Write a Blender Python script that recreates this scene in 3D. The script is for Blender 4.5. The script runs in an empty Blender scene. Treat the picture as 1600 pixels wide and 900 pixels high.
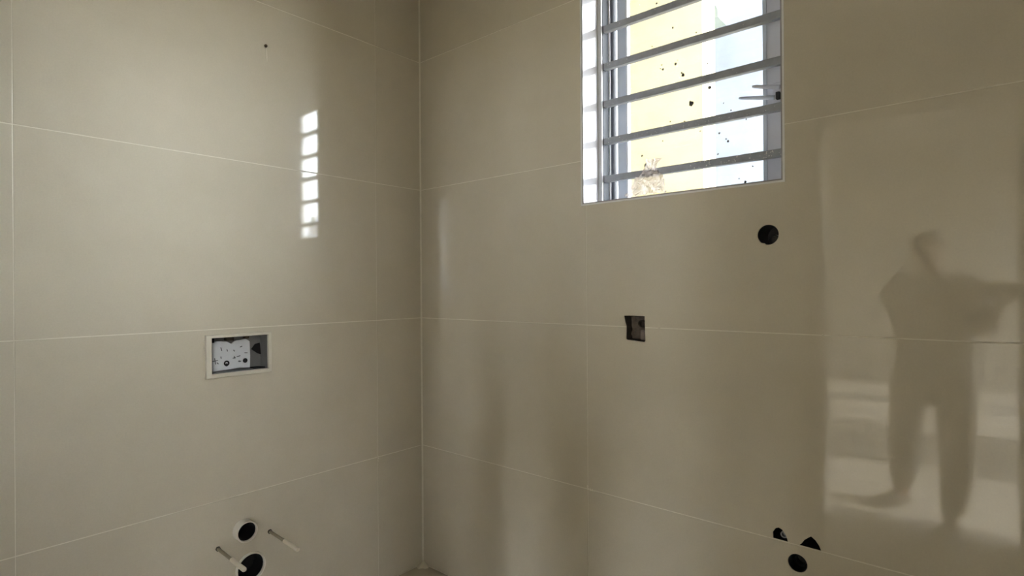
import bpy, bmesh, math, random
from mathutils import Vector, Matrix, noise

random.seed(7)
scene = bpy.context.scene
C = scene.collection
R = math.radians

# ------------------------------------------------------------------ camera, world, sun, exposure
CAM = Vector((2.0655, -1.736, 1.30))
FWD = Vector((-0.6543, 0.756, 0.0)).normalized()
RIGHT = Vector((0.756, 0.6543, 0.0)).normalized()
cd = bpy.data.cameras.new('camera')
cd.sensor_width = 36.0
cd.lens = 36.0 * 887.0 / 1600.0
cd.shift_y = 1.0 / 1600.0
cd.clip_start = 0.01
camera = bpy.data.objects.new('camera', cd)
C.objects.link(camera)
yaw = math.atan2(-FWD.x, FWD.y)
camera.matrix_world = Matrix.Translation(CAM) @ Matrix.Rotation(yaw, 4, 'Z') @ Matrix.Rotation(R(90), 4, 'X') @ Matrix.Rotation(R(-0.4), 4, 'Z')
scene.camera = camera

world = bpy.data.worlds.new('hazy_sky')
scene.world = world
world.use_nodes = True
bg = world.node_tree.nodes['Background']
bg.inputs['Color'].default_value = (0.93, 0.965, 1.0, 1)
bg.inputs['Strength'].default_value = 32.5

sd = bpy.data.lights.new('sun', 'SUN')
sd.energy = 13.0
sd.color = (1.0, 0.95, 0.86)
sd.angle = R(1.2)
sun = bpy.data.objects.new('sun', sd)
C.objects.link(sun)
SUNFROM = Vector((math.cos(R(37)), -0.07, math.sin(R(37))))
sun.rotation_euler = SUNFROM.to_track_quat('Z', 'Y').to_euler()

vs = scene.view_settings
vs.view_transform = 'Standard'
vs.look = 'None'
vs.exposure = 0.0
vs.gamma = 1.0
vs.use_curve_mapping = False


# ------------------------------------------------------------------ helpers
def srgb(r, g, b):
    f = lambda c: (c / 12.92) if c <= 0.04045 else ((c + 0.055) / 1.055) ** 2.4
    return (f(r / 255), f(g / 255), f(b / 255), 1)


def mat(name, col, rough=0.5, metal=0.0, var=0.0, scale=20.0, bump=0.0, bscale=60.0, ior=1.5, alpha=None, col2=None, spec=None, coat=0.0):
    m = bpy.data.materials.new(name)
    m.use_nodes = True
    nt = m.node_tree
    b = nt.nodes['Principled BSDF']
    b.inputs['Roughness'].default_value = rough
    b.inputs['Metallic'].default_value = metal
    b.inputs['IOR'].default_value = ior
    if spec is not None:
        b.inputs['Specular IOR Level'].default_value = spec
    b.inputs['Coat Weight'].default_value = coat
    tc = nt.nodes.new('ShaderNodeTexCoord')
    if var > 0 or col2:
        n = nt.nodes.new('ShaderNodeTexNoise')
        n.inputs['Scale'].default_value = scale
        n.inputs['Detail'].default_value = 6
        nt.links.new(tc.outputs['Object'], n.inputs['Vector'])
        ramp = nt.nodes.new('ShaderNodeValToRGB')
        ramp.color_ramp.elements[0].position = 0.3
        ramp.color_ramp.elements[1].position = 0.7
        c2 = col2 or tuple(max(0, c * (1 - var)) for c in col[:3]) + (1,)
        ramp.color_ramp.elements[0].color = c2
        ramp.color_ramp.elements[1].color = col
        nt.links.new(n.outputs['Fac'], ramp.inputs['Fac'])
        nt.links.new(ramp.outputs['Color'], b.inputs['Base Color'])
    else:
        b.inputs['Base Color'].default_value = col
    if bump > 0:
        n2 = nt.nodes.new('ShaderNodeTexNoise')
        n2.inputs['Scale'].default_value = bscale
        n2.inputs['Detail'].default_value = 4
        nt.links.new(tc.outputs['Object'], n2.inputs['Vector'])
        bp = nt.nodes.new('ShaderNodeBump')
        bp.inputs['Strength'].default_value = 1.0
        bp.inputs['Distance'].default_value = bump
        nt.links.new(n2.outputs['Fac'], bp.inputs['Height'])
        nt.links.new(bp.outputs['Normal'], b.inputs['Normal'])
    return m


def tile_material():
    """polished cement-look porcelain: cloudy beige, fine linen grain, faint waviness of the glaze"""
    m = bpy.data.materials.new('polished_beige_tile')
    m.use_nodes = True
    nt = m.node_tree
    b = nt.nodes['Principled BSDF']
    b.inputs['Roughness'].default_value = 0.05
    b.inputs['IOR'].default_value = 1.6
    geo = nt.nodes.new('ShaderNodeNewGeometry')
    n = nt.nodes.new('ShaderNodeTexNoise')
    n.inputs['Scale'].default_value = 2.2
    n.inputs['Detail'].default_value = 7
    n.inputs['Roughness'].default_value = 0.62
    nt.links.new(geo.outputs['Position'], n.inputs['Vector'])
    ramp = nt.nodes.new('ShaderNodeValToRGB')
    ramp.color_ramp.elements[0].position = 0.3
    ramp.color_ramp.elements[1].position = 0.72
    ramp.color_ramp.elements[0].color = TILE_A
    ramp.color_ramp.elements[1].color = TILE_B
    nt.links.new(n.outputs['Fac'], ramp.inputs['Fac'])
    # fine linen grain
    n3 = nt.nodes.new('ShaderNodeTexNoise')
    n3.inputs['Scale'].default_value = 220
    n3.inputs['Detail'].default_value = 2
    nt.links.new(geo.outputs['Position'], n3.inputs['Vector'])
    mr = nt.nodes.new('ShaderNodeMapRange')
    mr.inputs['To Min'].default_value = 0.95
    mr.inputs['To Max'].default_value = 1.05
    nt.links.new(n3.outputs['Fac'], mr.inputs['Value'])
    oi = nt.nodes.new('ShaderNodeObjectInfo')
    mr2 = nt.nodes.new('ShaderNodeMapRange')
    mr2.inputs['To Min'].default_value = 0.985
    mr2.inputs['To Max'].default_value = 1.015
    nt.links.new(oi.outputs['Random'], mr2.inputs['Value'])
    mu = nt.nodes.new('ShaderNodeMath')
    mu.operation = 'MULTIPLY'
    nt.links.new(mr.outputs['Result'], mu.inputs[0])
    nt.links.new(mr2.outputs['Result'], mu.inputs[1])
    vm = nt.nodes.new('ShaderNodeVectorMath')
    vm.operation = 'SCALE'
    nt.links.new(ramp.outputs['Color'], vm.inputs[0])
    nt.links.new(mu.outputs['Value'], vm.inputs['Scale'])
    nt.links.new(vm.outputs['Vector'], b.inputs['Base Color'])
    n2 = nt.nodes.new('ShaderNodeTexNoise')
    n2.inputs['Scale'].default_value = 5.0
    n2.inputs['Detail'].default_value = 1
    nt.links.new(geo.outputs['Position'], n2.inputs['Vector'])
    bp = nt.nodes.new('ShaderNodeBump')
    bp.inputs['Strength'].default_value = 1.0
    bp.inputs['Distance'].default_value = 0.00015
    nt.links.new(n2.outputs['Fac'], bp.inputs['Height'])
    nt.links.new(bp.outputs['Normal'], b.inputs['Normal'])
    return m


TILE_A = srgb(211, 203, 184)
TILE_B = srgb(222, 214, 196)
M = {}
M['tile'] = tile_material()
M['grout'] = mat('pale_grout', srgb(240, 234, 219), 0.85, var=0.08, scale=40)
M['floor_tile'] = mat('matt_floor_tile', srgb(196, 188, 170), 0.45, var=0.1, scale=5)
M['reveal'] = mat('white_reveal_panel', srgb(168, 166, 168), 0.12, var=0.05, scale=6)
M['plaster'] = mat('white_ceiling_paint', srgb(225, 222, 212), 0.9, var=0.04, scale=4, bump=0.0006, bscale=90)
M['hallwall'] = mat('hall_wall_paint', srgb(184, 180, 170), 0.85, var=0.05, scale=3)
M['hallfloor'] = mat('hall_cement_floor', srgb(200, 194, 182), 0.5, var=0.12, scale=3)
M['trim'] = mat('white_edge_trim', srgb(238, 238, 236), 0.35)
M['alu'] = mat('lavender_white_aluminium', srgb(236, 238, 250), 0.4, var=0.05, scale=12)
M['alu_white'] = mat('white_aluminium', srgb(232, 234, 240), 0.4, var=0.05, scale=12)
M['dark_grey'] = mat('dark_grey_track', srgb(52, 55, 62), 0.6, var=0.15, scale=30)  # dark grey of the track strips and the latch
M['stile'] = mat('grey_blue_sash', srgb(214, 222, 236), 0.42, var=0.06, scale=12)
M['bar'] = mat('grey_painted_steel', srgb(168, 172, 180), 0.55, var=0.18, scale=35, bump=0.0004)
M['fleck'] = mat('white_paint_fleck', srgb(235, 235, 232), 0.8)
M['speck'] = mat('dark_mortar_speck', srgb(70, 64, 56), 0.9)
M['yellow'] = mat('yellow_render', srgb(203, 194, 159), 0.9, var=0.05, scale=2.5, bump=0.002, bscale=40)
M['pale'] = mat('pale_blue_render', srgb(149, 158, 178), 0.9, var=0.04, scale=1.2)
M['ledge'] = mat('grey_green_concrete', srgb(168, 180, 178), 0.9, var=0.1, scale=6)
M['concrete'] = mat('raw_concrete', srgb(120, 116, 108), 0.9, var=0.15, scale=3)
M['earth'] = mat('bare_ground', srgb(150, 140, 120), 0.95, var=0.2, scale=2)
M['white_pl'] = mat('white_plastic', srgb(226, 220, 205), 0.4)
M['box_in'] = mat('grey_plastic_box', srgb(120, 120, 118), 0.55, var=0.1, scale=30)
M['panel'] = mat('white_printed_panel', srgb(222, 224, 228), 0.6, var=0.06, scale=25)
M['ink'] = mat('dark_print', srgb(86, 88, 94), 0.7)
M['black'] = mat('black_plastic', srgb(14, 14, 15), 0.35)
M['void'] = mat('near_black_hole_shade', srgb(6, 6, 7), 0.7)  # near-black, painted in as the shade inside notches and pipe bores
M['pvc'] = mat('cream_pvc_pipe', srgb(246, 240, 228), 0.35, var=0.05, scale=20)
M['rod'] = mat('zinc_threaded_rod', srgb(150, 142, 120), 0.5, metal=0.3, bump=0.0005, bscale=300)
M['sleeve'] = mat('cream_rod_sleeve', srgb(236, 228, 210), 0.5)
M['mortar'] = mat('raw_mortar', srgb(74, 66, 56), 0.95, var=0.45, scale=45, bump=0.004, bscale=60)
M['skin'] = mat('skin', srgb(150, 105, 80), 0.55, var=0.06, scale=30)
M['hair'] = mat('black_hair', srgb(22, 18, 16), 0.5)
M['shirt'] = mat('dark_shirt', srgb(52, 50, 50), 0.9, var=0.1, scale=60)
M['trousers'] = mat('dark_trousers', srgb(44, 42, 42), 0.9, var=0.12, scale=60)
M['shoe'] = mat('dark_shoe', srgb(34, 30, 28), 0.6)
M['phone'] = mat('black_phone', srgb(16, 16, 18), 0.3)


def glass_material():
    m = bpy.data.materials.new('dusty_window_glass')
    m.use_nodes = True
    nt = m.node_tree
    nt.nodes.clear()
    out = nt.nodes.new('ShaderNodeOutputMaterial')
    tr = nt.nodes.new('ShaderNodeBsdfTransparent')
    tr.inputs['Color'].default_value = (0.93, 0.95, 0.96, 1)
    gl = nt.nodes.new('ShaderNodeBsdfGlossy')
    gl.inputs['Roughness'].default_value = 0.02
    df = nt.nodes.new('ShaderNodeBsdfDiffuse')
    df.inputs['Color'].default_value = srgb(225, 222, 212)
    fr = nt.nodes.new('ShaderNodeFresnel')
    fr.inputs['IOR'].default_value = 1.45
    mx = nt.nodes.new('ShaderNodeMixShader')
    # Fresnel only where a ray enters the pane, so that its back face does not trap light
    ge = nt.nodes.new('ShaderNodeNewGeometry')
    inv = nt.nodes.new('ShaderNodeMath')
    inv.operation = 'SUBTRACT'
    inv.inputs[0].default_value = 1.0
    nt.links.new(ge.outputs['Backfacing'], inv.inputs[1])
    mul = nt.nodes.new('ShaderNodeMath')
    mul.operation = 'MULTIPLY'
    nt.links.new(fr.outputs['Fac'], mul.inputs[0])
    nt.links.new(inv.outputs['Value'], mul.inputs[1])
    nt.links.new(mul.outputs['Value'], mx.inputs['Fac'])
    nt.links.new(tr.outputs['BSDF'], mx.inputs[1])
    nt.links.new(gl.outputs['BSDF'], mx.inputs[2])
    tc = nt.nodes.new('ShaderNodeTexCoord')
    n = nt.nodes.new('ShaderNodeTexNoise')
    n.inputs['Scale'].default_value = 9
    n.inputs['Detail'].default_value = 8
    nt.links.new(tc.outputs['Object'], n.inputs['Vector'])
    mr = nt.nodes.new('ShaderNodeMapRange')
    mr.inputs['From Min'].default_value = 0.45
    mr.inputs['From Max'].default_value = 0.8
    mr.inputs['To Min'].default_value = 0.02
    mr.inputs['To Max'].default_value = 0.14
    nt.links.new(n.outputs['Fac'], mr.inputs['Value'])
    m2 = nt.nodes.new('ShaderNodeMixShader')
    nt.links.new(mr.outputs['Result'], m2.inputs['Fac'])
    nt.links.new(mx.outputs['Shader'], m2.inputs[1])
    nt.links.new(df.outputs['BSDF'], m2.inputs[2])
    nt.links.new(m2.outputs['Shader'], out.inputs['Surface'])
    return m


def film_material():
    m = bpy.data.materials.new('clear_plastic_film')
    m.use_nodes = True
    nt = m.node_tree
    nt.nodes.clear()
    out = nt.nodes.new('ShaderNodeOutputMaterial')
    tr = nt.nodes.new('ShaderNodeBsdfTransparent')
    tr.inputs['Color'].default_value = (0.9, 0.88, 0.87, 1)
    b = nt.nodes.new('ShaderNodeBsdfPrincipled')
    b.inputs['Base Color'].default_value = srgb(214, 206, 204)
    b.inputs['Roughness'].default_value = 0.15
    b.inputs['Transmission Weight'].default_value = 0.0
    tl = nt.nodes.new('ShaderNodeBsdfTranslucent')
    tl.inputs['Color'].default_value = srgb(220, 212, 208)
    ma = nt.nodes.new('ShaderNodeMixShader')
    ma.inputs['Fac'].default_value = 0.45
    nt.links.new(b.outputs['BSDF'], ma.inputs[1])
    nt.links.new(tl.outputs['BSDF'], ma.inputs[2])
    mx = nt.nodes.new('ShaderNodeMixShader')
    mx.inputs['Fac'].default_value = 0.42
    nt.links.new(tr.outputs['BSDF'], mx.inputs[1])
    nt.links.new(ma.outputs['Shader'], mx.inputs[2])
    nt.links.new(mx.outputs['Shader'], out.inputs['Surface'])
    return m


M['glass'] = glass_material()
M['film'] = film_material()


def tag(o, label=None, cat=None, group=None, kind=None):
    if label:
        o['label'] = label
    if cat:
        o['category'] = cat
    if group:
        o['group'] = group
    if kind:
        o['kind'] = kind
    return o


def empty(name, loc):
    o = bpy.data.objects.new(name, None)
    o.location = loc
    o.empty_display_size = 0.05
    C.objects.link(o)
    return o


def link(name, me, m, parent=None, loc=(0, 0, 0), smooth=False):
    if m is not None and not me.materials:
        me.materials.append(m)
    o = bpy.data.objects.new(name, me)
    C.objects.link(o)
    o.location = loc
    if parent is not None:
        o.parent = parent
        # geometry and loc are given in world terms, parents are only translated
        o.matrix_parent_inverse = Matrix.Translation(-Vector(parent.location)) if parent.parent is None else \
            Matrix.Translation(-Vector(parent.location))
    if smooth:
        for p in me.polygons:
            p.use_smooth = True
    return o


def finish(bm, name):
    bmesh.ops.recalc_face_normals(bm, faces=bm.faces)
    me = bpy.data.meshes.new(name)
    bm.to_mesh(me)
    bm.free()
    return me


def bm_box(bm, lo, hi):
    vs_ = [bm.verts.new((x, y, z)) for x in (lo[0], hi[0]) for y in (lo[1], hi[1]) for z in (lo[2], hi[2])]
    for f in ((0, 1, 3, 2), (4, 6, 7, 5), (0, 4, 5, 1), (2, 3, 7, 6), (0, 2, 6, 4), (1, 5, 7, 3)):
        bm.faces.new([vs_[i] for i in f])
    return vs_


def box(name, lo, hi, m, parent=None, bevel=0.0, seg=2):
    bm = bmesh.new()
    bm_box(bm, lo, hi)
    if bevel > 0:
        bmesh.ops.bevel(bm, geom=bm.edges[:], offset=bevel, segments=seg, affect='EDGES', profile=0.5)
    return link(name, finish(bm, name), m, parent)


def frame_from(direction):
    d = Vector(direction).normalized()
    a = Vector((0, 0, 1)) if abs(d.z) < 0.9 else Vector((1, 0, 0))
    s = d.cross(a).normalized()
    t = s.cross(d).normalized()
    return d, s, t


def lathe(name, base, direction, prof, m, parent=None, n=32, smooth=True):
    """profile [(along, radius)] swept round an axis; radius 0 closes"""
    d, s, t = frame_from(direction)
    base = Vector(base)
    bm = bmesh.new()
    rings = []
    for a, r in prof:
        if r <= 1e-6:
            rings.append([bm.verts.new(base + d * a)])
        else:
            rings.append([bm.verts.new(base + d * a + (s * math.cos(2 * math.pi * k / n) + t * math.sin(2 * math.pi * k / n)) * r) for k in range(n)])
    for r0, r1 in zip(rings, rings[1:]):
        for k in range(n):
            k2 = (k + 1) % n
            if len(r0) == 1 and len(r1) == 1:
                continue
            if len(r0) == 1:
                bm.faces.new((r0[0], r1[k], r1[k2]))
            elif len(r1) == 1:
                bm.faces.new((r0[k], r0[k2], r1[0]))
            else:
                bm.faces.new((r0[k], r0[k2], r1[k2], r1[k]))
    me = finish(bm, name)
    o = link(name, me, m, parent, smooth=smooth)
    if smooth:
        me.set_sharp_from_angle(angle=R(40))
    return o


def prism_bm(poly, axis, a, b, bm=None):
    """closed prism from a polygon in the wall plane; axis 'y': poly=(x,z); axis 'x': poly=(y,z)"""
    bm = bm or bmesh.new()
    P = (lambda p, h: (p[0], h, p[1])) if axis == 'y' else (lambda p, h: (h, p[0], p[1]))
    lo = [bm.verts.new(P(p, a)) for p in poly]
    hi = [bm.verts.new(P(p, b)) for p in poly]
    bm.faces.new(lo)
    bm.faces.new(hi)
    n = len(poly)
    for k in range(n):
        bm.faces.new((lo[k], lo[(k + 1) % n], hi[(k + 1) % n], hi[k]))
    return bm


def circle(cx, cz, r, n=28):
    return [(cx + r * math.cos(2 * math.pi * k / n), cz + r * math.sin(2 * math.pi * k / n)) for k in range(n)]


def boolean_cut(o, cutters):
    """difference with closed prisms, baked into the mesh at once"""
    for me in cutters:
        co = bpy.data.objects.new('cutter', me)
        C.objects.link(co)
        md = o.modifiers.new('cut', 'BOOLEAN')
        md.operation = 'DIFFERENCE'
        md.solver = 'EXACT'
        md.object = co
        bpy.context.view_layer.update()
        dg = bpy.context.evaluated_depsgraph_get()
        new = bpy.data.meshes.new_from_object(o.evaluated_get(dg))
        o.modifiers.clear()
        mt = o.data.materials[0]
        o.data = new
        if not new.materials:
            new.materials.append(mt)
        bpy.data.objects.remove(co)


def baked(o):
    bpy.context.view_layer.update()
    dg = bpy.context.evaluated_depsgraph_get()
    new = bpy.data.meshes.new_from_object(o.evaluated_get(dg))
    o.modifiers.clear()
    o.data = new
    return o


# ------------------------------------------------------------------ room dimensions
FLOOR = 0.012
ROOM_X = 2.36
ROOM_Y = -1.88
CEIL = 2.75
ROWS = [FLOOR, 0.570, 1.166, 1.764, 2.362, CEIL]
JOINT = 0.0033
PROUD = 0.0008            # tiles stand this far proud of the grout
WX0, WX1, WZ0, WZ1 = 0.907, 1.590, 1.606, 2.560
WALL_T = 0.24
DX0, DX1, DZ1 = 1.285, 2.12, 2.20
HALL_Y = ROOM_Y - 0.15

# holes, in wall coordinates
ROUND_HOLE = circle(1.549, 1.4515, 0.0295)
ROUND_HOLE[19] = (ROUND_HOLE[19][0] + 0.004, ROUND_HOLE[19][1] + 0.002)
SQUARE_HOLE = [(1.0735, 1.204), (1.100, 1.2045), (1.1525, 1.204), (1.153, 1.168), (1.1545, 1.121), (1.150, 1.1165), (1.086, 1.1205),
               (1.0815, 1.124), (1.0825, 1.168), (1.078, 1.182)]
NOTCH_A = [(1.5570, 0.5716), (1.5560, 0.590), (1.563, 0.602), (1.572, 0.6065), (1.582, 0.603), (1.592, 0.590), (1.5975, 0.5716)]
NOTCH_B = [(1.6260, 0.5716), (1.633, 0.578), (1.638, 0.588), (1.649, 0.598), (1.657, 0.6045), (1.668, 0.597), (1.677, 0.585), (1.6825, 0.5716)]
LOW_HOLE = circle(1.622, 0.5190, 0.0255)
BOX_OPEN = [(-0.943, 1.006), (-0.732, 1.006), (-0.732, 1.142), (-0.943, 1.142)]
FLUSH_HOLE = circle(-0.831, 0.443, 0.038)
WASTE_HOLE = circle(-0.806, 0.299, 0.054)


def cutter(poly, axis, a, b):
    return finish(prism_bm(poly, axis, a, b), 'cutter')


def bbox2(poly):
    return min(p[0] for p in poly), max(p[0] for p in poly), min(p[1] for p in poly), max(p[1] for p in poly)


def tile_wall(wall, axis, plane, sign, cols, rows, holes):
    """one object for each tile; sign = direction from the wall into the room along the axis"""
    for c0, c1 in zip(cols, cols[1:]):
        for r0, r1 in zip(rows, rows[1:]):
            g, gv = JOINT / 2, 0.0011
            a0, a1, z0, z1 = c0 + gv, c1 - gv, r0 + g, r1 - g
            e = 0.0005
            bm = bmesh.new()
            P = (lambda p, h: (p[0], h, p[1])) if axis == 'y' else (lambda p, h: (h, p[0], p[1]))
            back = plane - sign * (PROUD + 0.0)
            q = [(a0, z0), (a1, z0), (a1, z1), (a0, z1)]
            qi = [(a0 + e, z0 + e), (a1 - e, z0 + e), (a1 - e, z1 - e), (a0 + e, z1 - e)]
            L0 = [bm.verts.new(P(p, back)) for p in q]
            L1 = [bm.verts.new(P(p, plane - sign * 0.0002)) for p in q]
            L2 = [bm.verts.new(P(p, plane)) for p in qi]
            bm.faces.new(L0)
            bm.faces.new(L2)
            for A, B in ((L0, L1), (L1, L2)):
                for k in range(4):
                    bm.faces.new((A[k], A[(k + 1) % 4], B[(k + 1) % 4], B[k]))
            o = link('tile', finish(bm, 'tile'), M['tile'], wall)
            cs = []
            for h in holes:
                b = bbox2(h)
                if b[1] > a0 and b[0] < a1 and b[3] > z0 and b[2] < z1:
                    cs.append(cutter(h, axis, plane - 0.3, plane + 0.3))
            if cs:
                boolean_cut(o, cs)


WIN = [(WX0, WZ0), (WX1, WZ0), (WX1, WZ1), (WX0, WZ1)]
HS_W = [ROUND_HOLE, SQUARE_HOLE, NOTCH_A, NOTCH_B, LOW_HOLE]
HS_L = [BOX_OPEN, FLUSH_HOLE, WASTE_HOLE]

# window wall
wall_window = tag(box('wall_window', (-0.12, PROUD, -0.1), (ROOM_X + 0.12, WALL_T, 3.0), M['grout']), kind='structure')
boolean_cut(wall_window, [cutter(WIN, 'y', -0.3, 0.6)] + [cutter(h, 'y', -0.1, 0.10) for h in HS_W])
tile_wall(wall_window, 'y', 0.0, -1, [0.0, 0.921, 2.119, ROOM_X], ROWS, [WIN] + HS_W)
# left wall
wall_left = tag(box('wall_left', (-0.12, ROOM_Y - 0.15, -0.1), (-PROUD, PROUD, 3.0), M['grout']), kind='structure')
boolean_cut(wall_left, [cutter(h, 'x', -0.09, 0.1) for h in HS_L])
tile_wall(wall_left, 'x', 0.0, 1, [ROOM_Y, -1.451, -0.250, 0.0], ROWS, HS_L)
# right wall, behind the camera's right shoulder
wall_right = tag(box('wall_right', (ROOM_X + PROUD, ROOM_Y - 0.15, -0.1), (ROOM_X + 0.12, PROUD, 3.0), M['grout']), kind='structure')
tile_wall(wall_right, 'x', ROOM_X, -1, [ROOM_Y, -1.40, -0.2, 0.0], ROWS, [])
# wall with the doorway, behind the camera
for nm, x0, x1, z0, cols, rows in (('wall_door', 0.0, DX0, -0.1, [0.0, 0.35, DX0], ROWS), ('wall_door_side', DX1, ROOM_X, -0.1, [DX1, ROOM_X], ROWS),
                                   ('wall_door_lintel', DX0, DX1, DZ1, [DX0, DX1], [DZ1, 2.362, CEIL])):
    w = tag(box(nm, (x0, HALL_Y, z0), (x1, ROOM_Y - PROUD, 3.0), M['hallwall']), kind='structure')
    tile_wall(w, 'y', ROOM_Y, 1, cols, rows, [])

# floor and ceiling
floor = tag(box('floor', (0.0, ROOM_Y, -0.1), (ROOM_X, 0.0, FLOOR - PROUD), M['grout']), kind='structure')
fx = [0.0, 0.58, 1.18, 1.78, ROOM_X]
fy = [ROOM_Y, -1.55, -0.95, -0.35, 0.0]
for x0, x1 in zip(fx, fx[1:]):
    for y0, y1 in zip(fy, fy[1:]):
        box('floor_tile', (x0 + 0.0015, y0 + 0.0015, FLOOR - PROUD), (x1 - 0.0015, y1 - 0.0015, FLOOR), M['floor_tile'], floor)
ceiling = tag(box('ceiling', (0.0, ROOM_Y, CEIL), (ROOM_X, 0.0, CEIL + 0.12), M['plaster']), kind='structure')
# excess grout left on the joints
def smear(pts, wall, axis, name='grout_smear'):
    bm = bmesh.new()
    n = 10
    rings = []
    for (a, z, r) in pts:
        ring = []
        for k in range(n):
            t = 2 * math.pi * k / n
            rr = r * (1 + 0.25 * math.sin(3 * t + a * 90))
            u, w = a + rr * math.cos(t), z + rr * math.sin(t)
            ring.append((u, w))
        c = bm.verts.new((a, -0.0022, z) if axis == 'y' else (0.0022, a, z))
        vv = [bm.verts.new((u, 0.0006, w) if axis == 'y' else (-0.0006, u, w)) for u, w in ring]
        for k in range(n):
            bm.faces.new((c, vv[k], vv[(k + 1) % n]))
    return link(name, finish(bm, name), M['grout'], wall)
smear([(0.920, 0.580, 0.005), (0.921, 0.573, 0.006), (0.932, 0.570, 0.006), (0.941, 0.5705, 0.005), (0.950, 0.570, 0.004)], wall_window, 'y')
smear([(-0.249, 0.563, 0.005), (-0.250, 0.571, 0.005), (-0.250, 0.553, 0.0035)], wall_left, 'x')
smear([(1.205, 1.165, 0.003), (1.690, 1.166, 0.003)], wall_window, 'y')
smear([(0.006, 0.018, 0.008), (0.016, 0.014, 0.006)], wall_window, 'y')

bm = bmesh.new()
prism_bm([(0.0, -0.0), (0.0055, -0.0), (0.0022, -0.0022), (0.0, -0.0055)], 'x', 0, 1, bm)
for v in bm.verts:
    v.co = (v.co.y, v.co.z, FLOOR + 0.001 + v.co.x * (CEIL - FLOOR - 0.002))
link('corner_bead', finish(bm, 'corner_bead'), M['grout'], wall_left)
bm = bmesh.new()
top = [(0.0005, -0.0005, FLOOR + 0.016)]
base = [(0.0005, -0.0005), (0.040, -0.0005), (0.052, -0.012), (0.046, -0.026), (0.030, -0.034), (0.024, -0.048), (0.010, -0.046), (0.0005, -0.036)]
vt = bm.verts.new(top[0])
vb = [bm.verts.new((x, y, FLOOR + 0.0004)) for x, y in base]
for k in range(1, len(vb) - 1):
    bm.faces.new((vt, vb[k], vb[k + 1]))
bm.faces.new((vt, vb[0], vb[1]))
bm.faces.new((vt, vb[-1], vb[0]))
bm.faces.new(vb)
link('grout_smear', finish(bm, 'grout_smear'), M['grout'], floor)

# ------------------------------------------------------------------ window: reveal, trim, sliding frame, glass
bm = bmesh.new()
trim = tag(empty('trim_1', (WX0, 0, WZ0)), kind='structure')
tw = 0.006
for lo, hi in (((WX0 - tw, -0.0015, WZ0 - tw), (WX0 - 0.0002, 0.004, WZ1 + tw)), ((WX1 + 0.0002, -0.0015, WZ0 - tw), (WX1 + tw, 0.004, WZ1 + tw)),
               ((WX0, -0.0015, WZ0 - tw), (WX1, 0.004, WZ0 - 0.0002)), ((WX0, -0.0015, WZ1 + 0.0002), (WX1, 0.004, WZ1 + tw))):
    box('edge_strip', lo, hi, M['trim'], trim)
rt = 0.004
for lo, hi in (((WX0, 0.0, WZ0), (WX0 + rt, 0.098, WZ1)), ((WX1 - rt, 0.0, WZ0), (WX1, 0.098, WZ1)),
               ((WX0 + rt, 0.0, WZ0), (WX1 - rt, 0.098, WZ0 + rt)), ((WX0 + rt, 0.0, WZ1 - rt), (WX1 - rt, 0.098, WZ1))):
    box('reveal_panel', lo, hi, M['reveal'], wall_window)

window = tag(empty('window_1', (WX0, 0.11, WZ0)), kind='structure')
F0, F1 = 0.105, 0.235
JX0, JX1 = 0.925, 1.572
box('jamb', (WX0 + 0.001, F0, WZ0), (JX0, F1, WZ1), M['alu_white'], window, 0.0015)
box('jamb', (JX1, F0, WZ0), (WX1 - 0.001, F1, WZ1), M['alu_white'], window, 0.0015)
box('frame_sill', (JX0, F0 + 0.03, WZ0), (JX1, F1, WZ0 + 0.022), M['alu_white'], window, 0.0015)
box('frame_head', (JX0, F0, WZ1 - 0.03), (JX1, F1, WZ1), M['alu_white'], window, 0.0015)
for s, x in ((1, JX0), (-1, JX1)):
    lo = lambda a, w: min(a, a + s * w)
    hi = lambda a, w: max(a, a + s * w)
    for d0, d1 in ((0.1135, 0.1525), (0.1600, 0.2150)):
        box('track_channel', (lo(x, 0.002), d0, WZ0 + 0.022), (hi(x, 0.002), d1, WZ1 - 0.03), M['dark_grey'], window)
    box('track_fin', (lo(x, 0.008), 0.154, WZ0 + 0.022), (hi(x, 0.008), 0.1575, WZ1 - 0.03), M['alu_white'], window, 0.0006)
# sliding sash
S0, S1 = 0.200, 0.218
sash_z0, sash_z1 = WZ0 + 0.0225, WZ1 - 0.0305
st_l = box('sash_stile', (0.937, S0, sash_z0), (0.984, S1, sash_z1), M['stile'], window, 0.002)
box('stile_edge', (0.9765, S0 - 0.004, sash_z0), (0.984, S0, sash_z1), M['alu_white'], st_l, 0.001)
st_r = box('sash_stile', (1.478, S0, sash_z0), (JX1 - 0.001, S1, sash_z1), M['alu'], window, 0.002)
box('stile_edge', (1.478, S0 - 0.005, sash_z0), (1.490, S0, sash_z1), M['stile'], st_r, 0.001)
box('stile_lip', (1.540, S0 - 0.012, sash_z0), (1.548, S0, sash_z1), M['alu_white'], st_r, 0.001)
box('sash_rail', (0.987, S0, sash_z0), (1.478, S1, sash_z0 + 0.012), M['alu'], window, 0.001)
box('sash_rail', (0.987, S0, sash_z1 - 0.03), (1.478, S1, sash_z1), M['alu'], window, 0.001)
pane = box('pane', (0.984, 0.210, sash_z0 + 0.008), (1.481, 0.214, sash_z1 - 0.026), M['glass'], window)
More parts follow.
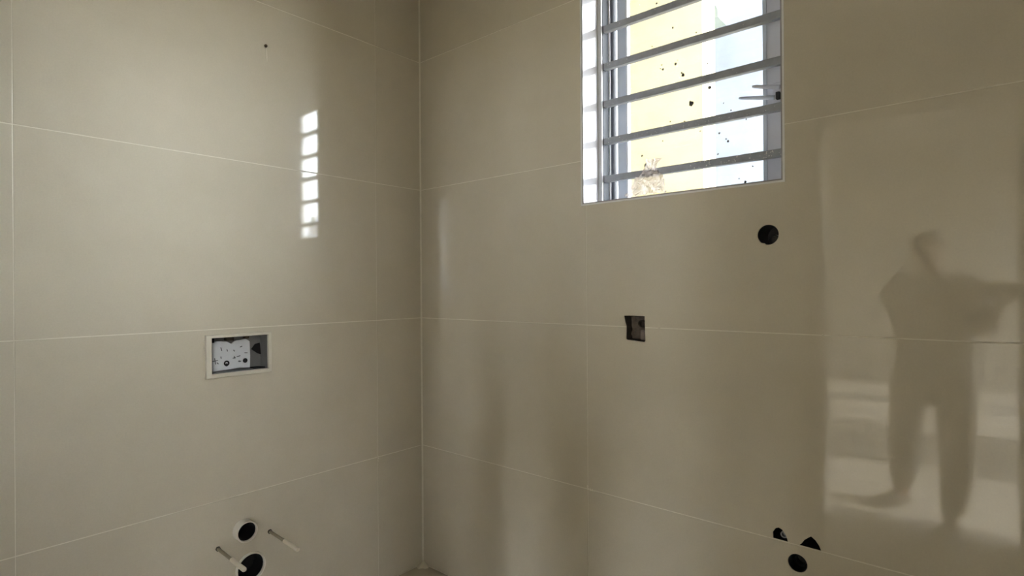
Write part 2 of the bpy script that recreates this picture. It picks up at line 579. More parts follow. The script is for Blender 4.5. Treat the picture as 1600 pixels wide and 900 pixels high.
# mortar splashes on the glass
bm = bmesh.new()
specks = [(1.123, 2.103, .006), (1.113, 2.108, .003), (1.118, 2.120, .0035), (1.180, 2.121, .002), (1.172, 2.110, .006), (1.200, 2.062, .007), (1.195, 2.072, .004),
          (1.297, 1.994, .007), (1.230, 1.951, .010), (1.226, 1.960, .006), (1.162, 2.244, .004), (1.100, 2.353, .005), (1.051, 1.760, .008),
          (1.035, 1.798, .005), (1.359, 1.797, .006), (1.352, 1.806, .003), (1.324, 1.759, .004), (1.415, 1.652, .005), (1.395, 1.665, .003),
          (1.150, 1.905, .003), (1.205, 1.895, .004), (1.262, 1.85, .003), (1.33, 1.83, .004), (1.42, 1.86, .003), (1.40, 1.73, .0035),
          (1.44, 1.70, .003), (1.12, 1.84, .003), (1.29, 2.08, .003), (1.08, 2.20, .003), (1.25, 2.20, .0035), (1.37, 1.90, .003), (1.345, 1.93, .0025)]
for (x, z, r) in specks:
    n = 9
    c = bm.verts.new((x, 0.2078, z))
    vv = []
    for k in range(n):
        t = 2 * math.pi * k / n
        rr = r * random.uniform(0.55, 1.1)
        vv.append(bm.verts.new((x + rr * math.cos(t), 0.2101, z + rr * 1.1 * math.sin(t))))
    for k in range(n):
        bm.faces.new((c, vv[k], vv[(k + 1) % n]))
o = link('mortar_splash', finish(bm, 'mortar_splash'), M['speck'], pane)
tag(o, kind='stuff')
# handle with two pegs on the right stile
hd = box('handle', (1.510, 0.182, 1.878), (1.538, 0.1995, 1.950), M['alu'], window, 0.003)
def taper_bar(name, p0, p1, r0, r1, m, parent, n=12):
    d = Vector(p1) - Vector(p0)
    L = d.length
    return lathe(name, p0, d, [(0, 0), (0, r0), (L * 0.9, r1), (L * 0.985, r1 * 0.6), (L, 0)], m, parent, n)
taper_bar('peg', (1.536, 0.172, 1.929), (1.455, 0.160, 1.947), 0.0075, 0.0055, M['alu'], hd)
taper_bar('peg', (1.520, 0.172, 1.900), (1.412, 0.160, 1.919), 0.0075, 0.0050, M['stile'], hd)
box('latch', (1.524, 0.168, 1.893), (1.536, 0.183, 1.916), M['dark_grey'], hd, 0.002)

# burglar bars
grille = empty('security_grille', (1.25, 0.125, WZ0))
tag(grille, 'grey painted steel burglar bars running across the window opening', 'security grille')
for k, z in enumerate((1.711, 1.8525, 1.994, 2.1355, 2.277, 2.4185)):
    b = box('bar', (JX0 + 0.0022, 0.1145, z - 0.0125), (JX1 - 0.0022, 0.1345, z + 0.0125), M['bar'], grille, 0.0025, 2)
    bm = bmesh.new()
    for j in range(10 if k > 1 else 46):
        x = random.uniform(JX0 + 0.02, JX1 - 0.02) if k > 0 else (1.25 + 0.32 * random.random() ** 0.7)
        zz = z + random.uniform(-0.010, 0.010)
        r = random.uniform(0.0008, 0.0028 if k == 0 else 0.0018)
        n = 6
        c = bm.verts.new((x, 0.1132, zz))
        vv = [bm.verts.new((x + r * random.uniform(.6, 1.3) * math.cos(2 * math.pi * i / n), 0.1146, zz + r * random.uniform(.6, 1.2) * math.sin(2 * math.pi * i / n))) for i in range(n)]
        for i in range(n):
            bm.faces.new((c, vv[i], vv[(i + 1) % n]))
    tag(link('paint_splash', finish(bm, 'paint_splash'), M['fleck'], b), kind='stuff')

# crumpled plastic film hooked over the lowest bar
bm = bmesh.new()
NX, NZ = 26, 30
grid = []
for i in range(NX + 1):
    row = []
    for j in range(NZ + 1):
        u, w = i / NX, j / NZ          # w 0 bottom .. 1 top, the last fifth folds over the bar
        z = 1.630 + w * 0.125
        spread = 0.088 - 0.056 * min(1, w / 0.62)
        cxp = 1.112 + 0.022 * w
        x = cxp + (u - 0.5) * 2 * spread + 0.006 * math.sin(9 * w + 4 * u)
        y = 0.1075 - 0.010 * (1 - w)
        nz = noise.noise(Vector((x * 38, z * 34, 1.7)))
        nz2 = noise.noise(Vector((x * 95, z * 70, 5.1)))
        y -= 0.016 * abs(nz) + 0.010 * abs(nz2)
        z += 0.008 * nz2
        x += 0.007 * nz
        row.append(bm.verts.new((x, y, z)))
    grid.append(row)
for i in range(NX):
    for j in range(NZ):
        bm.faces.new((grid[i][j], grid[i + 1][j], grid[i + 1][j + 1], grid[i][j + 1]))
film = link('plastic_film', finish(bm, 'plastic_film'), M['film'], None)
md = film.modifiers.new('thickness', 'SOLIDIFY')
md.thickness = 0.0004
tag(film, 'crumpled clear plastic film caught on the lowest window bar', 'plastic film')

# ------------------------------------------------------------------ flush-plate opening of the concealed cistern (left wall)
fb = empty('flush_box', (0.0, -0.8415, 1.0))
tag(fb, 'cream plastic flush plate box with printed white insert set in the left wall', 'flush box')
OY0, OY1, OZ0, OZ1 = -0.9565, -0.7265, 0.9975, 1.1470
IY0, IY1, IZ0, IZ1 = -0.9370, -0.7390, 1.0120, 1.1365
bm = bmesh.new()
def ring_layer(x, y0, y1, z0, z1):
    return [bm.verts.new((x, y, z)) for y, z in ((y0, z0), (y1, z0), (y1, z1), (y0, z1))]
Ls = [ring_layer(0.0002, OY0, OY1, OZ0, OZ1), ring_layer(0.009, OY0, OY1, OZ0, OZ1), ring_layer(0.011, OY0 + .002, OY1 - .002, OZ0 + .002, OZ1 - .002),
      ring_layer(0.011, IY0 - .002, IY1 + .002, IZ0 - .002, IZ1 + .002), ring_layer(0.009, IY0, IY1, IZ0, IZ1), ring_layer(0.0002, IY0, IY1, IZ0, IZ1)]
for A, B in zip(Ls, Ls[1:] + Ls[:1]):
    for k in range(4):
        bm.faces.new((A[k], A[(k + 1) % 4], B[(k + 1) % 4], B[k]))
link('frame', finish(bm, 'frame'), M['white_pl'], fb)
bm = bmesh.new()
DEP = -0.052
A = [bm.verts.new((0.0, y, z)) for y, z in ((IY0, IZ0), (IY1, IZ0), (IY1, IZ1), (IY0, IZ1))]
B = [bm.verts.new((DEP, y, z)) for y, z in ((IY0, IZ0), (IY1, IZ0), (IY1, IZ1), (IY0, IZ1))]
for k in range(4):
    bm.faces.new((A[k], A[(k + 1) % 4], B[(k + 1) % 4], B[k]))
bm.faces.new(B)
bx = link('box_shell', finish(bm, 'box_shell'), M['box_in'], fb)
md = bx.modifiers.new('t', 'SOLIDIFY')
md.thickness = 0.002
md.offset = -1
# printed insert: slightly uneven foam panel
bm = bmesh.new()
pts = [(-0.934, 1.0135), (-0.90, 1.016), (-0.86, 1.0175), (-0.825, 1.020), (-0.786, 1.0165), (-0.785, 1.06), (-0.787, 1.113), (-0.80, 1.122), (-0.838, 1.118), (-0.852, 1.108), (-0.868, 1.117), (-0.90, 1.121), (-0.934, 1.118)]
prism_bm(pts, 'x', -0.047, -0.038, bm)
pn = link('printed_panel', finish(bm, 'printed_panel'), M['panel'], fb)
XP = -0.0378
def disc(name, y, z, r, m, parent, x=XP, ry=None):
    return lathe(name, (x - 0.002, y, z), (1, 0, 0), [(0, r), (0.0026, r), (0.0026, 0)], m, parent, 20, False)
disc('print_hole', -0.8035, 1.0435, 0.0085, M['void'], pn)
o = lathe('ring_mark', (XP, -0.8695, 1.040, ), (1, 0, 0), [(0, 0.0045), (0.001, 0.0045), (0.001, 0.0098), (0, 0.0098)], M['void'], pn, 20, False)
disc('print_hole', -0.8695, 1.0345, 0.0055, M['void'], pn, XP + 0.0004)
def strokes(name, segs, w, m, parent, x=XP):
    bm = bmesh.new()
    for (y0, z0, y1, z1) in segs:
        d = Vector((y1 - y0, z1 - z0)).normalized()
        nrm = Vector((-d.y, d.x)) * w / 2
        q = [(y0 + nrm.x, z0 + nrm.y), (y1 + nrm.x, z1 + nrm.y), (y1 - nrm.x, z1 - nrm.y), (y0 - nrm.x, z0 - nrm.y)]
        prism_bm(q, 'x', x - 0.0004, x + 0.0004, bm)
    return link(name, finish(bm, name), m, parent)
strokes('printed_marks', [(-0.918, 1.051, -0.899, 1.053), (-0.910, 1.062, -0.907, 1.040), (-0.903, 1.046, -0.897, 1.040),
                          (-0.889, 1.066, -0.888, 1.058), (-0.848, 1.056, -0.838, 1.058), (-0.834, 1.060, -0.821, 1.063), (-0.843, 1.063, -0.840, 1.054),
                          (-0.829, 1.042, -0.818, 1.043), (-0.826, 1.046, -0.822, 1.040), (-0.806, 1.072, -0.795, 1.071), (-0.845, 1.086, -0.841, 1.080),
                          (-0.822, 1.094, -0.814, 1.097), (-0.889, 1.098, -0.886, 1.086), (-0.868, 1.090, -0.866, 1.082)], 0.0028, M['ink'], pn)
# clips and the mechanism's dark openings in the shell
prism = prism_bm([(-0.776, 1.082), (-0.762, 1.100), (-0.7445, 1.104), (-0.7405, 1.060), (-0.752, 1.064)], 'x', DEP + 0.0002, DEP + 0.004)
link('slot', finish(prism, 'slot'), M['void'], fb)
box('slot', (DEP + 0.001, -0.782, IZ0 + 0.0003), (-0.012, -0.742, IZ0 + 0.004), M['void'], fb)
box('clip', (DEP + 0.001, -0.934, 1.118), (-0.020, -0.918, 1.135), M['void'], fb)
box('clip', (DEP + 0.001, -0.872, 1.121), (-0.030, -0.846, 1.1355), M['mortar'], fb)
box('clip', (DEP + 0.001, -0.806, 1.124), (-0.030, -0.792, 1.1355), M['mortar'], fb)

# ------------------------------------------------------------------ wall-hung toilet roughing-in (left wall)
def pipe(name, base, direction, r_out, r_in, length, depth, m_out, label, cat, group=None):
    t = empty(name, base)
    lathe('pipe_wall', base, direction, [(-depth, r_out), (length - 0.0015, r_out), (length, r_out - 0.001), (length, r_in + 0.001), (length - 0.0015, r_in), (length - 0.012, r_in)], m_out, t)
    lathe('pipe_bore', base, direction, [(length - 0.010, r_in), (-depth, r_in), (-depth, 0)], M['void'], t)
    tag(t, label, cat, group)
    return t
pipe('flush_pipe', (0, -0.831, 0.443), (1, 0, 0), 0.0372, 0.0325, 0.034, 0.07, M['pvc'],
     'cream plastic flush pipe stub poking out between the two threaded rods', 'pipe')
pipe('waste_pipe', (0, -0.806, 0.299), (1, 0, 0), 0.0532, 0.0475, 0.008, 0.075, M['pvc'],
     'wide black waste pipe opening below the cream flush pipe', 'pipe')
for y, lab in ((-0.919, 'threaded rod in front of the black waste opening, left of the flush pipe'),
               (-0.735, 'threaded rod right of the cream flush pipe, nearer the room corner')):
    t = empty('threaded_rod', (0, y, 0.405))
    tag(t, 'long zinc ' + lab, 'threaded rod', 'toilet mounting rods in the left wall')
    dr = Vector((1, 0.0, -0.035))
    lathe('rod', (-0.0, y, 0.405), dr, [(0.0, 0), (0.0, 0.0056), (0.130, 0.0056), (0.130, 0)], M['rod'], t, 14)
    lathe('nut', (0.0008, y, 0.405), dr, [(0, 0.0058), (0, 0.0084), (0.005, 0.0084), (0.005, 0.0058)], M['mortar'], t, 6, False)
    lathe('sleeve', (0.0, y, 0.405), dr, [(0.112, 0.0058), (0.112, 0.0074), (0.205, 0.0078), (0.209, 0.006), (0.209, 0)], M['sleeve'], t, 16)
# wall plug with a drip, high on the left wall
t = empty('wall_plug', (0, -0.737, 2.20))
tag(t, 'tiny dark wall plug with a pale drip high on the left wall', 'wall plug')
lathe('plug', (0.0, -0.737, 2.207), (1, 0, 0), [(0.0002, 0.0055), (0.004, 0.0055), (0.005, 0.004), (0.005, 0)], M['mortar'], t, 12)
bm = bmesh.new()
prism_bm([(-0.7375, 2.200), (-0.7335, 2.200), (-0.7315, 2.170), (-0.7320, 2.150), (-0.7345, 2.150), (-0.7355, 2.172)], 'x', 0.0002, 0.0014, bm)
link('drip', finish(bm, 'drip'), M['grout'], t)


# ------------------------------------------------------------------ holes in the window wall
def cup(name, poly, depth, m, parent, inset=0.0008, y0=0.002, lump=0.0):
    cx = sum(p[0] for p in poly) / len(poly)
    cz = sum(p[1] for p in poly) / len(poly)
    def ins(p):
        d = Vector((cx - p[0], cz - p[1]))
        L = d.length
        d = d / L * inset
        return (p[0] + d.x, p[1] + d.y)
    q = [ins(p) for p in poly]
    bm = bmesh.new()
    A = [bm.verts.new((x, y0, z)) for x, z in q]
    B = [bm.verts.new((x, depth, z)) for x, z in q]
    n = len(q)
    for k in range(n):
        bm.faces.new((A[k], A[(k + 1) % n], B[(k + 1) % n], B[k]))
    f = bm.faces.new(B)
    if lump:
        c = bm.verts.new((cx, depth - lump, cz))
        bm.faces.remove(f)
        for k in range(n):
            bm.faces.new((B[k], B[(k + 1) % n], c))
    o = link(name, finish(bm, name), m, parent)
    return o
def cavity(name, poly, depth, m, label, cat, group=None, lump=0.0):
    t = empty(name, (sum(p[0] for p in poly) / len(poly), 0.0, min(p[1] for p in poly)))
    cup('lining', poly, depth, m, t, lump=lump)
    tag(t, label, cat, group)
    return t
t = cavity('pipe_hole', ROUND_HOLE, 0.095, M['black'], 'round black pipe hole in the tiles just below the window', 'pipe hole')
lathe('pipe_end', (1.553, 0.070, 1.440), (0, -1, 0), [(0, 0.015), (0.03, 0.015), (0.031, 0.013), (0.031, 0.010), (0.02, 0.0095), (0.02, 0)], M['black'], t, 20)
t = cavity('valve_recess', SQUARE_HOLE, 0.045, M['mortar'], 'rough square cut-out with raw mortar across a tile joint', 'wall recess')
bm = bmesh.new()
bmesh.ops.create_grid(bm, x_segments=14, y_segments=14, size=0.5)
for v_ in bm.verts:
    x, z = 1.1185 + v_.co.x * 0.066, 1.162 + v_.co.y * 0.076
    v_.co = (x, 0.036 + 0.016 * noise.noise(Vector((x * 60, z * 60, 3))) , z)
link('mortar_lump', finish(bm, 'mortar_lump'), mat('grey_mortar', srgb(120, 108, 96), 0.95, var=0.4, scale=55), t, smooth=True)
box('conduit', (1.128, 0.012, 1.122), (1.1475, 0.030, 1.156), mat('grey_conduit', srgb(132, 120, 112), 0.7, var=0.2, scale=50), t, 0.004)
lathe('conduit_end', (1.128, 0.034, 1.176), (0.2, -1, 0.1), [(0, 0.013), (0.018, 0.012), (0.018, 0.008), (0.006, 0.007), (0.006, 0)], M['mortar'], t, 16)
t = cavity('pipe_hole', NOTCH_A, 0.08, M['void'], 'small half-round notch left of the other notch, above the low tile joint', 'pipe hole', 'basin pipe holes low on the window wall')
lathe('pipe_end', (1.583, 0.040, 0.584), (0, -1, 0), [(0, 0.010), (0.026, 0.010), (0.027, 0.008), (0.027, 0.006), (0.015, 0.006), (0.015, 0)], M['bar'], t, 16)
t = cavity('pipe_hole', NOTCH_B, 0.08, M['void'], 'wider jagged half-round notch above the low joint, right of the smaller notch', 'pipe hole', 'basin pipe holes low on the window wall')
t = cavity('pipe_hole', LOW_HOLE, 0.09, M['black'], 'full round black hole just below the two half-round notches', 'pipe hole', 'basin pipe holes low on the window wall')
lathe('pipe_end', (1.622, 0.070, 0.515), (0, -1, 0), [(0, 0.020), (0.03, 0.020), (0.031, 0.018), (0.031, 0.015), (0.01, 0.0145), (0.01, 0)], M['black'], t, 20)

# ------------------------------------------------------------------ outside the window
ground = tag(box('ground', (-14, -24, -0.32), (26, 24, -0.10), M['earth']), kind='structure')
yw = box('boundary_wall', (-7.0, 2.0, -0.1), (0.542, 2.22, 3.75), M['yellow'])
tag(yw, 'pale yellow rendered wall standing outside behind the window bars', 'wall')
pb = empty('neighbour_building', (-1.0, 5.0, -0.1))
tag(pb, 'pale blue building seen through the right half of the window', 'building')
box('wall', (-8.0, 5.0, -0.1), (2.4, 9.0, 6.2), M['pale'], pb)
bm = bmesh.new()
prism_bm([(-0.62, 4.39), (-0.385, 4.39), (-0.385, 4.48), (-0.50, 4.70), (-0.62, 4.76)], 'y', 4.72, 5.0, bm)
link('wall_bracket', finish(bm, 'wall_bracket'), M['ledge'], pb)
box('parapet', (-8.1, 4.9, 6.2), (2.5, 9.1, 6.4), M['ledge'], pb)

# unseen mass added above the bathroom to shade the passage outside the window
upper = tag(box('wall_upper_blocker', (-7.0, HALL_Y - 1.0, 3.0), (ROOM_X + 0.12, WALL_T, 9.0), M['hallwall']), kind='structure')
tag(box('wall_wing_blocker', (ROOM_X + 0.121, 0.0, -0.1), (8.0, WALL_T, 6.0), M['hallwall']), kind='structure')  # unseen wing, added to cut the sky light on the outer walls
tag(box('ceiling_passage_blocker', (-7.0, WALL_T, 4.95), (1.5, 4.70, 5.1), M['concrete']), kind='structure')  # unseen roof, added to dim the yellow and pale blue walls
tag(box('wall_outside', (-7.0, 0.06, -0.1), (-0.121, WALL_T, 3.0), M['hallwall']), kind='structure')

tag(box('ceiling_sky_blocker', (0.45, WALL_T, 2.82), (3.2, WALL_T + 0.54, 2.92), M['concrete']), kind='structure')  # unseen slab, added to cut off the high sky above the window
tag(box('wall_side_blocker', (6.0, 0.3, -0.1), (12.0, 2.75, 9.0), M['hallwall']), kind='structure')  # unseen block, added to narrow the sky light entering from the right

# ------------------------------------------------------------------ hall beyond the doorway (seen in the polished tiles)
HX0, HX1, HY1, HZ = 0.0, 3.3, -7.6, 2.85
hall_floor = tag(box('floor_hall', (HX0, HY1, -0.1), (HX1, HALL_Y, 0.0), M['hallfloor']), kind='structure')
threshold = tag(box('floor_threshold', (DX0, HALL_Y, -0.1), (DX1, ROOM_Y, 0.006), M['hallfloor']), kind='structure')
tag(box('ceiling_hall', (HX0 - 0.15, HY1 - 0.15, HZ), (HX1 + 0.15, HALL_Y, HZ + 0.15), M['concrete']), kind='structure')
tag(box('wall_hall_far', (HX0 - 0.15, HY1 - 0.15, -0.1), (HX1 + 0.15, HY1, HZ), M['hallwall']), kind='structure')
tag(box('wall_hall_left', (HX0 - 0.15, HY1, -0.1), (HX0, HALL_Y, HZ), M['hallwall']), kind='structure')
hr = tag(box('wall_hall_right', (HX1, HY1, -0.1), (HX1 + 0.15, HALL_Y, HZ), M['hallwall']), kind='structure')
boolean_cut(hr, [cutter([(a, 0.0), (b, 0.0), (b, 2.45), (a, 2.45)], 'x', HX1 - 0.2, HX1 + 0.4) for a, b in ((-3.35, -2.25), (-5.95, -4.75), (-7.45, -6.5))])
tag(box('wall_hall_return', (ROOM_X + 0.0, HALL_Y, -0.1), (HX1 + 0.15, HALL_Y + 0.15, HZ + 0.15), M['hallwall']), kind='structure')


# ------------------------------------------------------------------ photographer in the doorway (seen in the polished tiles)
def skin_mesh(name, nodes, edges, m, root, parent=None, sub=2):
    me = bpy.data.meshes.new(name)
    keys = list(nodes)
    ix = {k: i for i, k in enumerate(keys)}
    me.from_pydata([nodes[k][0] for k in keys], [(ix[a], ix[b]) for a, b in edges], [])
    me.materials.append(m)
    o = bpy.data.objects.new(name, me)
    C.objects.link(o)
    if parent:
        o.parent = parent
        o.matrix_parent_inverse = Matrix.Translation(-Vector(parent.location))
    sk = o.modifiers.new('skin', 'SKIN')
    sk.use_smooth_shade = True
    lay = me.skin_vertices[0].data
    for k in keys:
        r = nodes[k][1]
        lay[ix[k]].radius = (r, r) if not isinstance(r, tuple) else r
        lay[ix[k]].use_root = (k == root)
    sb = o.modifiers.new('sub', 'SUBSURF')
    sb.levels = sub
    sb.render_levels = sub
    baked(o)
    for p in o.data.polygons:
        p.use_smooth = True
    return o


PH = CAM - FWD * 0.024 - RIGHT * 0.065 - Vector((0, 0, 0.02))           # centre of the phone, just behind the lens
LH = PH - RIGHT * 0.085 - FWD * 0.004
RH = PH + RIGHT * 0.085 - FWD * 0.004
hipL, hipR = Vector((1.665, -2.17, 0.80)), Vector((1.865, -2.13, 0.80))
footL, footR = Vector((1.60, -2.32, 0.0)), Vector((1.855, -1.955, 0.0))
chest = Vector((1.765, -2.15, 1.20))
headc = Vector((1.745, -2.10, 1.47))
shL, shR = Vector((1.605, -2.14, 1.30)), Vector((1.925, -2.16, 1.30))
elL, elR = Vector((1.600, -2.03, 1.17)), Vector((1.990, -2.06, 1.06))
wrL, wrR = LH - RIGHT * 0.035 - FWD * 0.045 + Vector((0, 0, -0.02)), RH + RIGHT * 0.010 - FWD * 0.085 + Vector((0, 0, -0.03))
wrL = Vector((1.880, -1.905, 1.250))
wrR = Vector((2.058, -1.825, 1.232))
body = {
    'pelvis': (Vector((1.765, -2.15, 0.84)), (0.135, 0.10)), 'waist': (Vector((1.765, -2.16, 1.00)), (0.12, 0.09)), 'chest': (chest, (0.15, 0.105)),
    'neck0': (Vector((1.757, -2.145, 1.335)), 0.062), 'neck1': (Vector((1.75, -2.125, 1.385)), 0.052),
    'jaw': (headc + Vector((0.012, 0.022, -0.045)), (0.062, 0.068)), 'face': (headc + Vector((0, 0.004, 0.02)), (0.074, 0.088)), 'crown': (headc + Vector((0, -0.008, 0.075)), (0.058, 0.07)),
    'shL': (shL, 0.062), 'shR': (shR, 0.060), 'elL': (elL, 0.044), 'elR': (elR, 0.044), 'faL': (elL.lerp(wrL, 0.35), 0.042), 'faR': (elR.lerp(wrR, 0.35), 0.040), 'wrL': (wrL, 0.027), 'wrR': (wrR, 0.027),
    'hipL': (hipL, 0.085), 'hipR': (hipR, 0.085),
    'thL': (hipL.lerp(Vector((1.63, -2.235, 0.44)), 0.4), 0.082), 'thR': (hipR.lerp(Vector((1.875, -2.05, 0.44)), 0.4), 0.082),
    'knL': (Vector((1.63, -2.235, 0.44)), 0.056), 'knR': (Vector((1.875, -2.05, 0.44)), 0.056),
    'caL': (Vector((1.61, -2.275, 0.30)), 0.054), 'caR': (Vector((1.876, -2.03, 0.30)), 0.054),
    'anL': (footL + Vector((0.008, 0, 0.085)), 0.036), 'anR': (footR + Vector((0, -0.005, 0.085)), 0.036),
    'baL': (footL + Vector((-0.06, 0.08, 0.036)), 0.034), 'baR': (footR + Vector((-0.02, 0.10, 0.036)), 0.034),
}
# two hands: palms behind the phone's ends, fingers round its front, thumbs on its back
def hand(side, tag_, wr, end):
    s = side                                        # -1 left end of the phone, +1 right end
    palm = end + RIGHT * (s * 0.006) - FWD * 0.022 + Vector((0, 0, -0.012))
    body['palm' + tag_] = (palm, (0.030, 0.018))
    es = [('wr' + tag_, 'palm' + tag_)]
    for k, (dz, L) in enumerate(((0.030, 1.0), (0.012, 1.08), (-0.006, 1.0), (-0.024, 0.82))):
        a = palm + RIGHT * (s * 0.018) + Vector((0, 0, dz * 1.05)) + FWD * 0.006
        b = end + RIGHT * (s * 0.022) + Vector((0, 0, dz - 0.004)) + FWD * 0.004
        c = end + RIGHT * (s * (0.020 - 0.018 * L)) + Vector((0, 0, dz - 0.006)) + FWD * 0.0125
        for nm, p, r in (('a', a, 0.0092), ('b', b, 0.0085), ('c', c, 0.0065)):
            body[f'f{k}{nm}{tag_}'] = (p, r)
        es += [('palm' + tag_, f'f{k}a{tag_}'), (f'f{k}a{tag_}', f'f{k}b{tag_}'), (f'f{k}b{tag_}', f'f{k}c{tag_}')]
    t1 = palm + Vector((0, 0, -0.024)) - RIGHT * (s * 0.018) - FWD * 0.004
    t2 = end - RIGHT * (s * 0.028) + Vector((0, 0, -0.012)) - FWD * 0.014
    t3 = end - RIGHT * (s * 0.038) + Vector((0, 0, 0.010)) - FWD * 0.0125
    for nm, p, r in (('a', t1, 0.011), ('b', t2, 0.010), ('c', t3, 0.0075)):
        body[f't{nm}{tag_}'] = (p, r)
    return es + [('palm' + tag_, 'ta' + tag_), ('ta' + tag_, 'tb' + tag_), ('tb' + tag_, 'tc' + tag_)]
ed = [('pelvis', 'waist'), ('waist', 'chest'), ('chest', 'neck0'), ('neck0', 'neck1'), ('neck1', 'jaw'), ('jaw', 'face'), ('face', 'crown'),
      ('chest', 'shL'), ('chest', 'shR'), ('shL', 'elL'), ('shR', 'elR'), ('elL', 'faL'), ('elR', 'faR'), ('faL', 'wrL'), ('faR', 'wrR'),
      ('pelvis', 'hipL'), ('pelvis', 'hipR'), ('hipL', 'thL'), ('hipR', 'thR'), ('thL', 'knL'), ('thR', 'knR'), ('knL', 'caL'), ('knR', 'caR'),
      ('caL', 'anL'), ('caR', 'anR'), ('anL', 'baL'), ('anR', 'baR')]
ed += hand(-1, 'L', wrL, LH)
ed += hand(1, 'R', wrR, RH)
person = skin_mesh('person', body, ed, M['skin'], 'pelvis')
tag(person, 'dark-clothed person standing legs apart in the doorway, mirrored in the right-hand tiles', 'person')


def grow(keys, dr):
    out = {}
    for k in keys:
        p, r = body[k]
        d = dr[k] if isinstance(dr, dict) else dr
        out[k] = (p, tuple(q + d for q in r) if isinstance(r, tuple) else r + d)
    return out
sh = grow(['pelvis', 'waist', 'chest', 'neck0', 'shL', 'shR', 'elL', 'elR'], 0.022)
sh['hem'] = (Vector((1.775, -2.15, 0.66)), (0.205, 0.15))
sh['pelvis'] = (sh['pelvis'][0], (0.19, 0.14))
sh['waist'] = (sh['waist'][0], (0.175, 0.13))
sh['chest'] = (sh['chest'][0], (0.185, 0.13))
sh['neck0'] = (sh['neck0'][0] + Vector((0, 0, -0.02)), 0.07)
sh['cuL'] = (elL.lerp(wrL, 0.3), 0.058)
sh['cuR'] = (elR.lerp(wrR, 0.3), 0.056)
shirt = skin_mesh('shirt', sh, [('hem', 'pelvis'), ('pelvis', 'waist'), ('waist', 'chest'), ('chest', 'neck0'), ('chest', 'shL'), ('chest', 'shR'), ('shL', 'elL'), ('shR', 'elR'), ('elL', 'cuL'), ('elR', 'cuR')], M['shirt'], 'pelvis', person)
tr = grow(['pelvis', 'hipL', 'hipR', 'thL', 'thR', 'knL', 'knR', 'caL', 'caR'], 0.022)
tr['heL'] = (footL + Vector((0.01, 0.01, 0.10)), 0.058)
tr['heR'] = (footR + Vector((0, -0.01, 0.10)), 0.058)
tr['crotch'] = (Vector((1.765, -2.145, 0.72)), (0.11, 0.09))
skin_mesh('trousers', tr, [('pelvis', 'crotch'), ('pelvis', 'hipL'), ('pelvis', 'hipR'), ('hipL', 'thL'), ('hipR', 'thR'), ('thL', 'knL'), ('thR', 'knR'), ('knL', 'caL'), ('knR', 'caR'), ('caL', 'heL'), ('caR', 'heR')], M['trousers'], 'pelvis', person)
for f_, d in ((footL, Vector((-0.6, 0.8, 0))), (footR, Vector((-0.2, 0.98, 0)))):
    d = d.normalized()
    z = lambda h: Vector((0, 0, h))
    nodes = {'heel': (f_ - d * 0.045 + z(0.048), (0.042, 0.040)), 'mid': (f_ + d * 0.05 + z(0.046), (0.046, 0.038)), 'ball': (f_ + d * 0.13 + z(0.040), (0.050, 0.032)), 'toe': (f_ + d * 0.185 + z(0.034), (0.038, 0.024)),
             'ank': (f_ + z(0.085), (0.044, 0.044))}
    so = skin_mesh('shoe', nodes, [('heel', 'mid'), ('mid', 'ball'), ('ball', 'toe'), ('mid', 'ank')], M['shoe'], 'mid', person)
    zmin = min(v.co.z for v in so.data.vertices)
    for v in so.data.vertices:
        v.co.z = max(v.co.z - zmin * 0.0, 0.004)
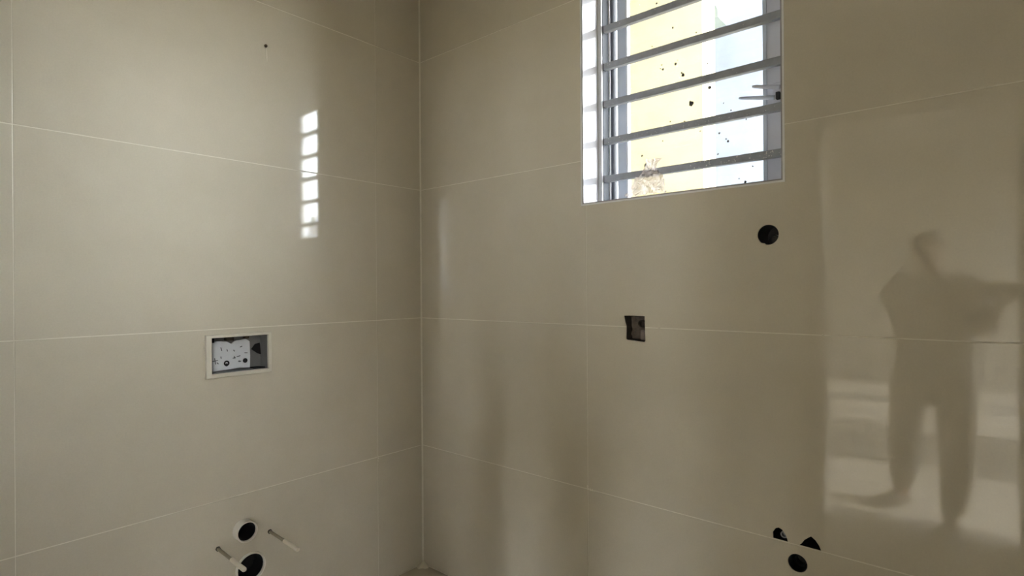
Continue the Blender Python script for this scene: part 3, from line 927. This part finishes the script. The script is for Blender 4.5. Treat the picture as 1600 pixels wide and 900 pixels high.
# face: nose, ears, eyes, mouth; hair
fd = Vector((0.45, 0.89, -0.1)).normalized()
fs = fd.cross(Vector((0, 0, 1))).normalized()
def blob(name, c, rad, m, parent, seg=14, axes=None):
    bm = bmesh.new()
    bmesh.ops.create_uvsphere(bm, u_segments=seg, v_segments=seg // 2 + 2, radius=1.0)
    ax = axes or (fs, fd, Vector((0, 0, 1)))
    for v in bm.verts:
        v.co = Vector(c) + ax[0] * v.co.x * rad[0] + ax[1] * v.co.y * rad[1] + ax[2] * v.co.z * rad[2]
    return link(name, finish(bm, name), m, parent, smooth=True)
fc = headc + Vector((0, 0.004, 0.0))
blob('nose', fc + fd * 0.086 + Vector((0, 0, -0.005)), (0.013, 0.018, 0.022), M['skin'], person)
for s in (-1, 1):
    blob('ear', fc + fs * (s * 0.072) + Vector((0, 0, -0.002)), (0.010, 0.018, 0.030), M['skin'], person)
    blob('eye', fc + fd * 0.074 + fs * (s * 0.030) + Vector((0, 0, 0.018)), (0.012, 0.009, 0.007), M['hair'], person)
blob('mouth', fc + fd * 0.080 + Vector((0, 0, -0.045)), (0.022, 0.008, 0.006), mat('lips', srgb(130, 78, 66), 0.5), person)
bm = bmesh.new()
bmesh.ops.create_uvsphere(bm, u_segments=24, v_segments=16, radius=1.0)
kill = []
for v in bm.verts:
    p = v.co.copy()
    if p.z < -0.25 or (p.y > 0.35 and p.z < 0.42):
        kill.append(v)
    n_ = 1 + 0.05 * noise.noise(p * 6)
    v.co = fc + Vector((0, 0, 0.035)) - fd * 0.004 + (fs * p.x * 0.083 + fd * p.y * 0.095 + Vector((0, 0, 1)) * p.z * 0.088) * n_
bmesh.ops.delete(bm, geom=kill, context='VERTS')
hair = link('hair', finish(bm, 'hair'), M['hair'], person, smooth=True)
md = hair.modifiers.new('t', 'SOLIDIFY')
md.thickness = 0.012
# phone held up to the lens
ph = empty('phone', PH)
tag(ph, 'black phone held level in both hands of the mirrored person', 'phone')
def oriented_box(name, c, w, d, h, m, parent, bevel=0.0):
    bm = bmesh.new()
    bm_box(bm, (-w / 2, -d / 2, -h / 2), (w / 2, d / 2, h / 2))
    if bevel:
        bmesh.ops.bevel(bm, geom=bm.edges[:], offset=bevel, segments=2, affect='EDGES')
    for v in bm.verts:
        v.co = Vector(c) + RIGHT * v.co.x + FWD * v.co.y + Vector((0, 0, v.co.z))
    return link(name, finish(bm, name), m, parent)
oriented_box('phone_body', PH, 0.156, 0.0085, 0.074, M['phone'], ph, 0.003)
oriented_box('camera_bump', PH + FWD * 0.0055 + RIGHT * 0.055 + Vector((0, 0, 0.018)), 0.034, 0.0025, 0.030, M['phone'], ph, 0.001)
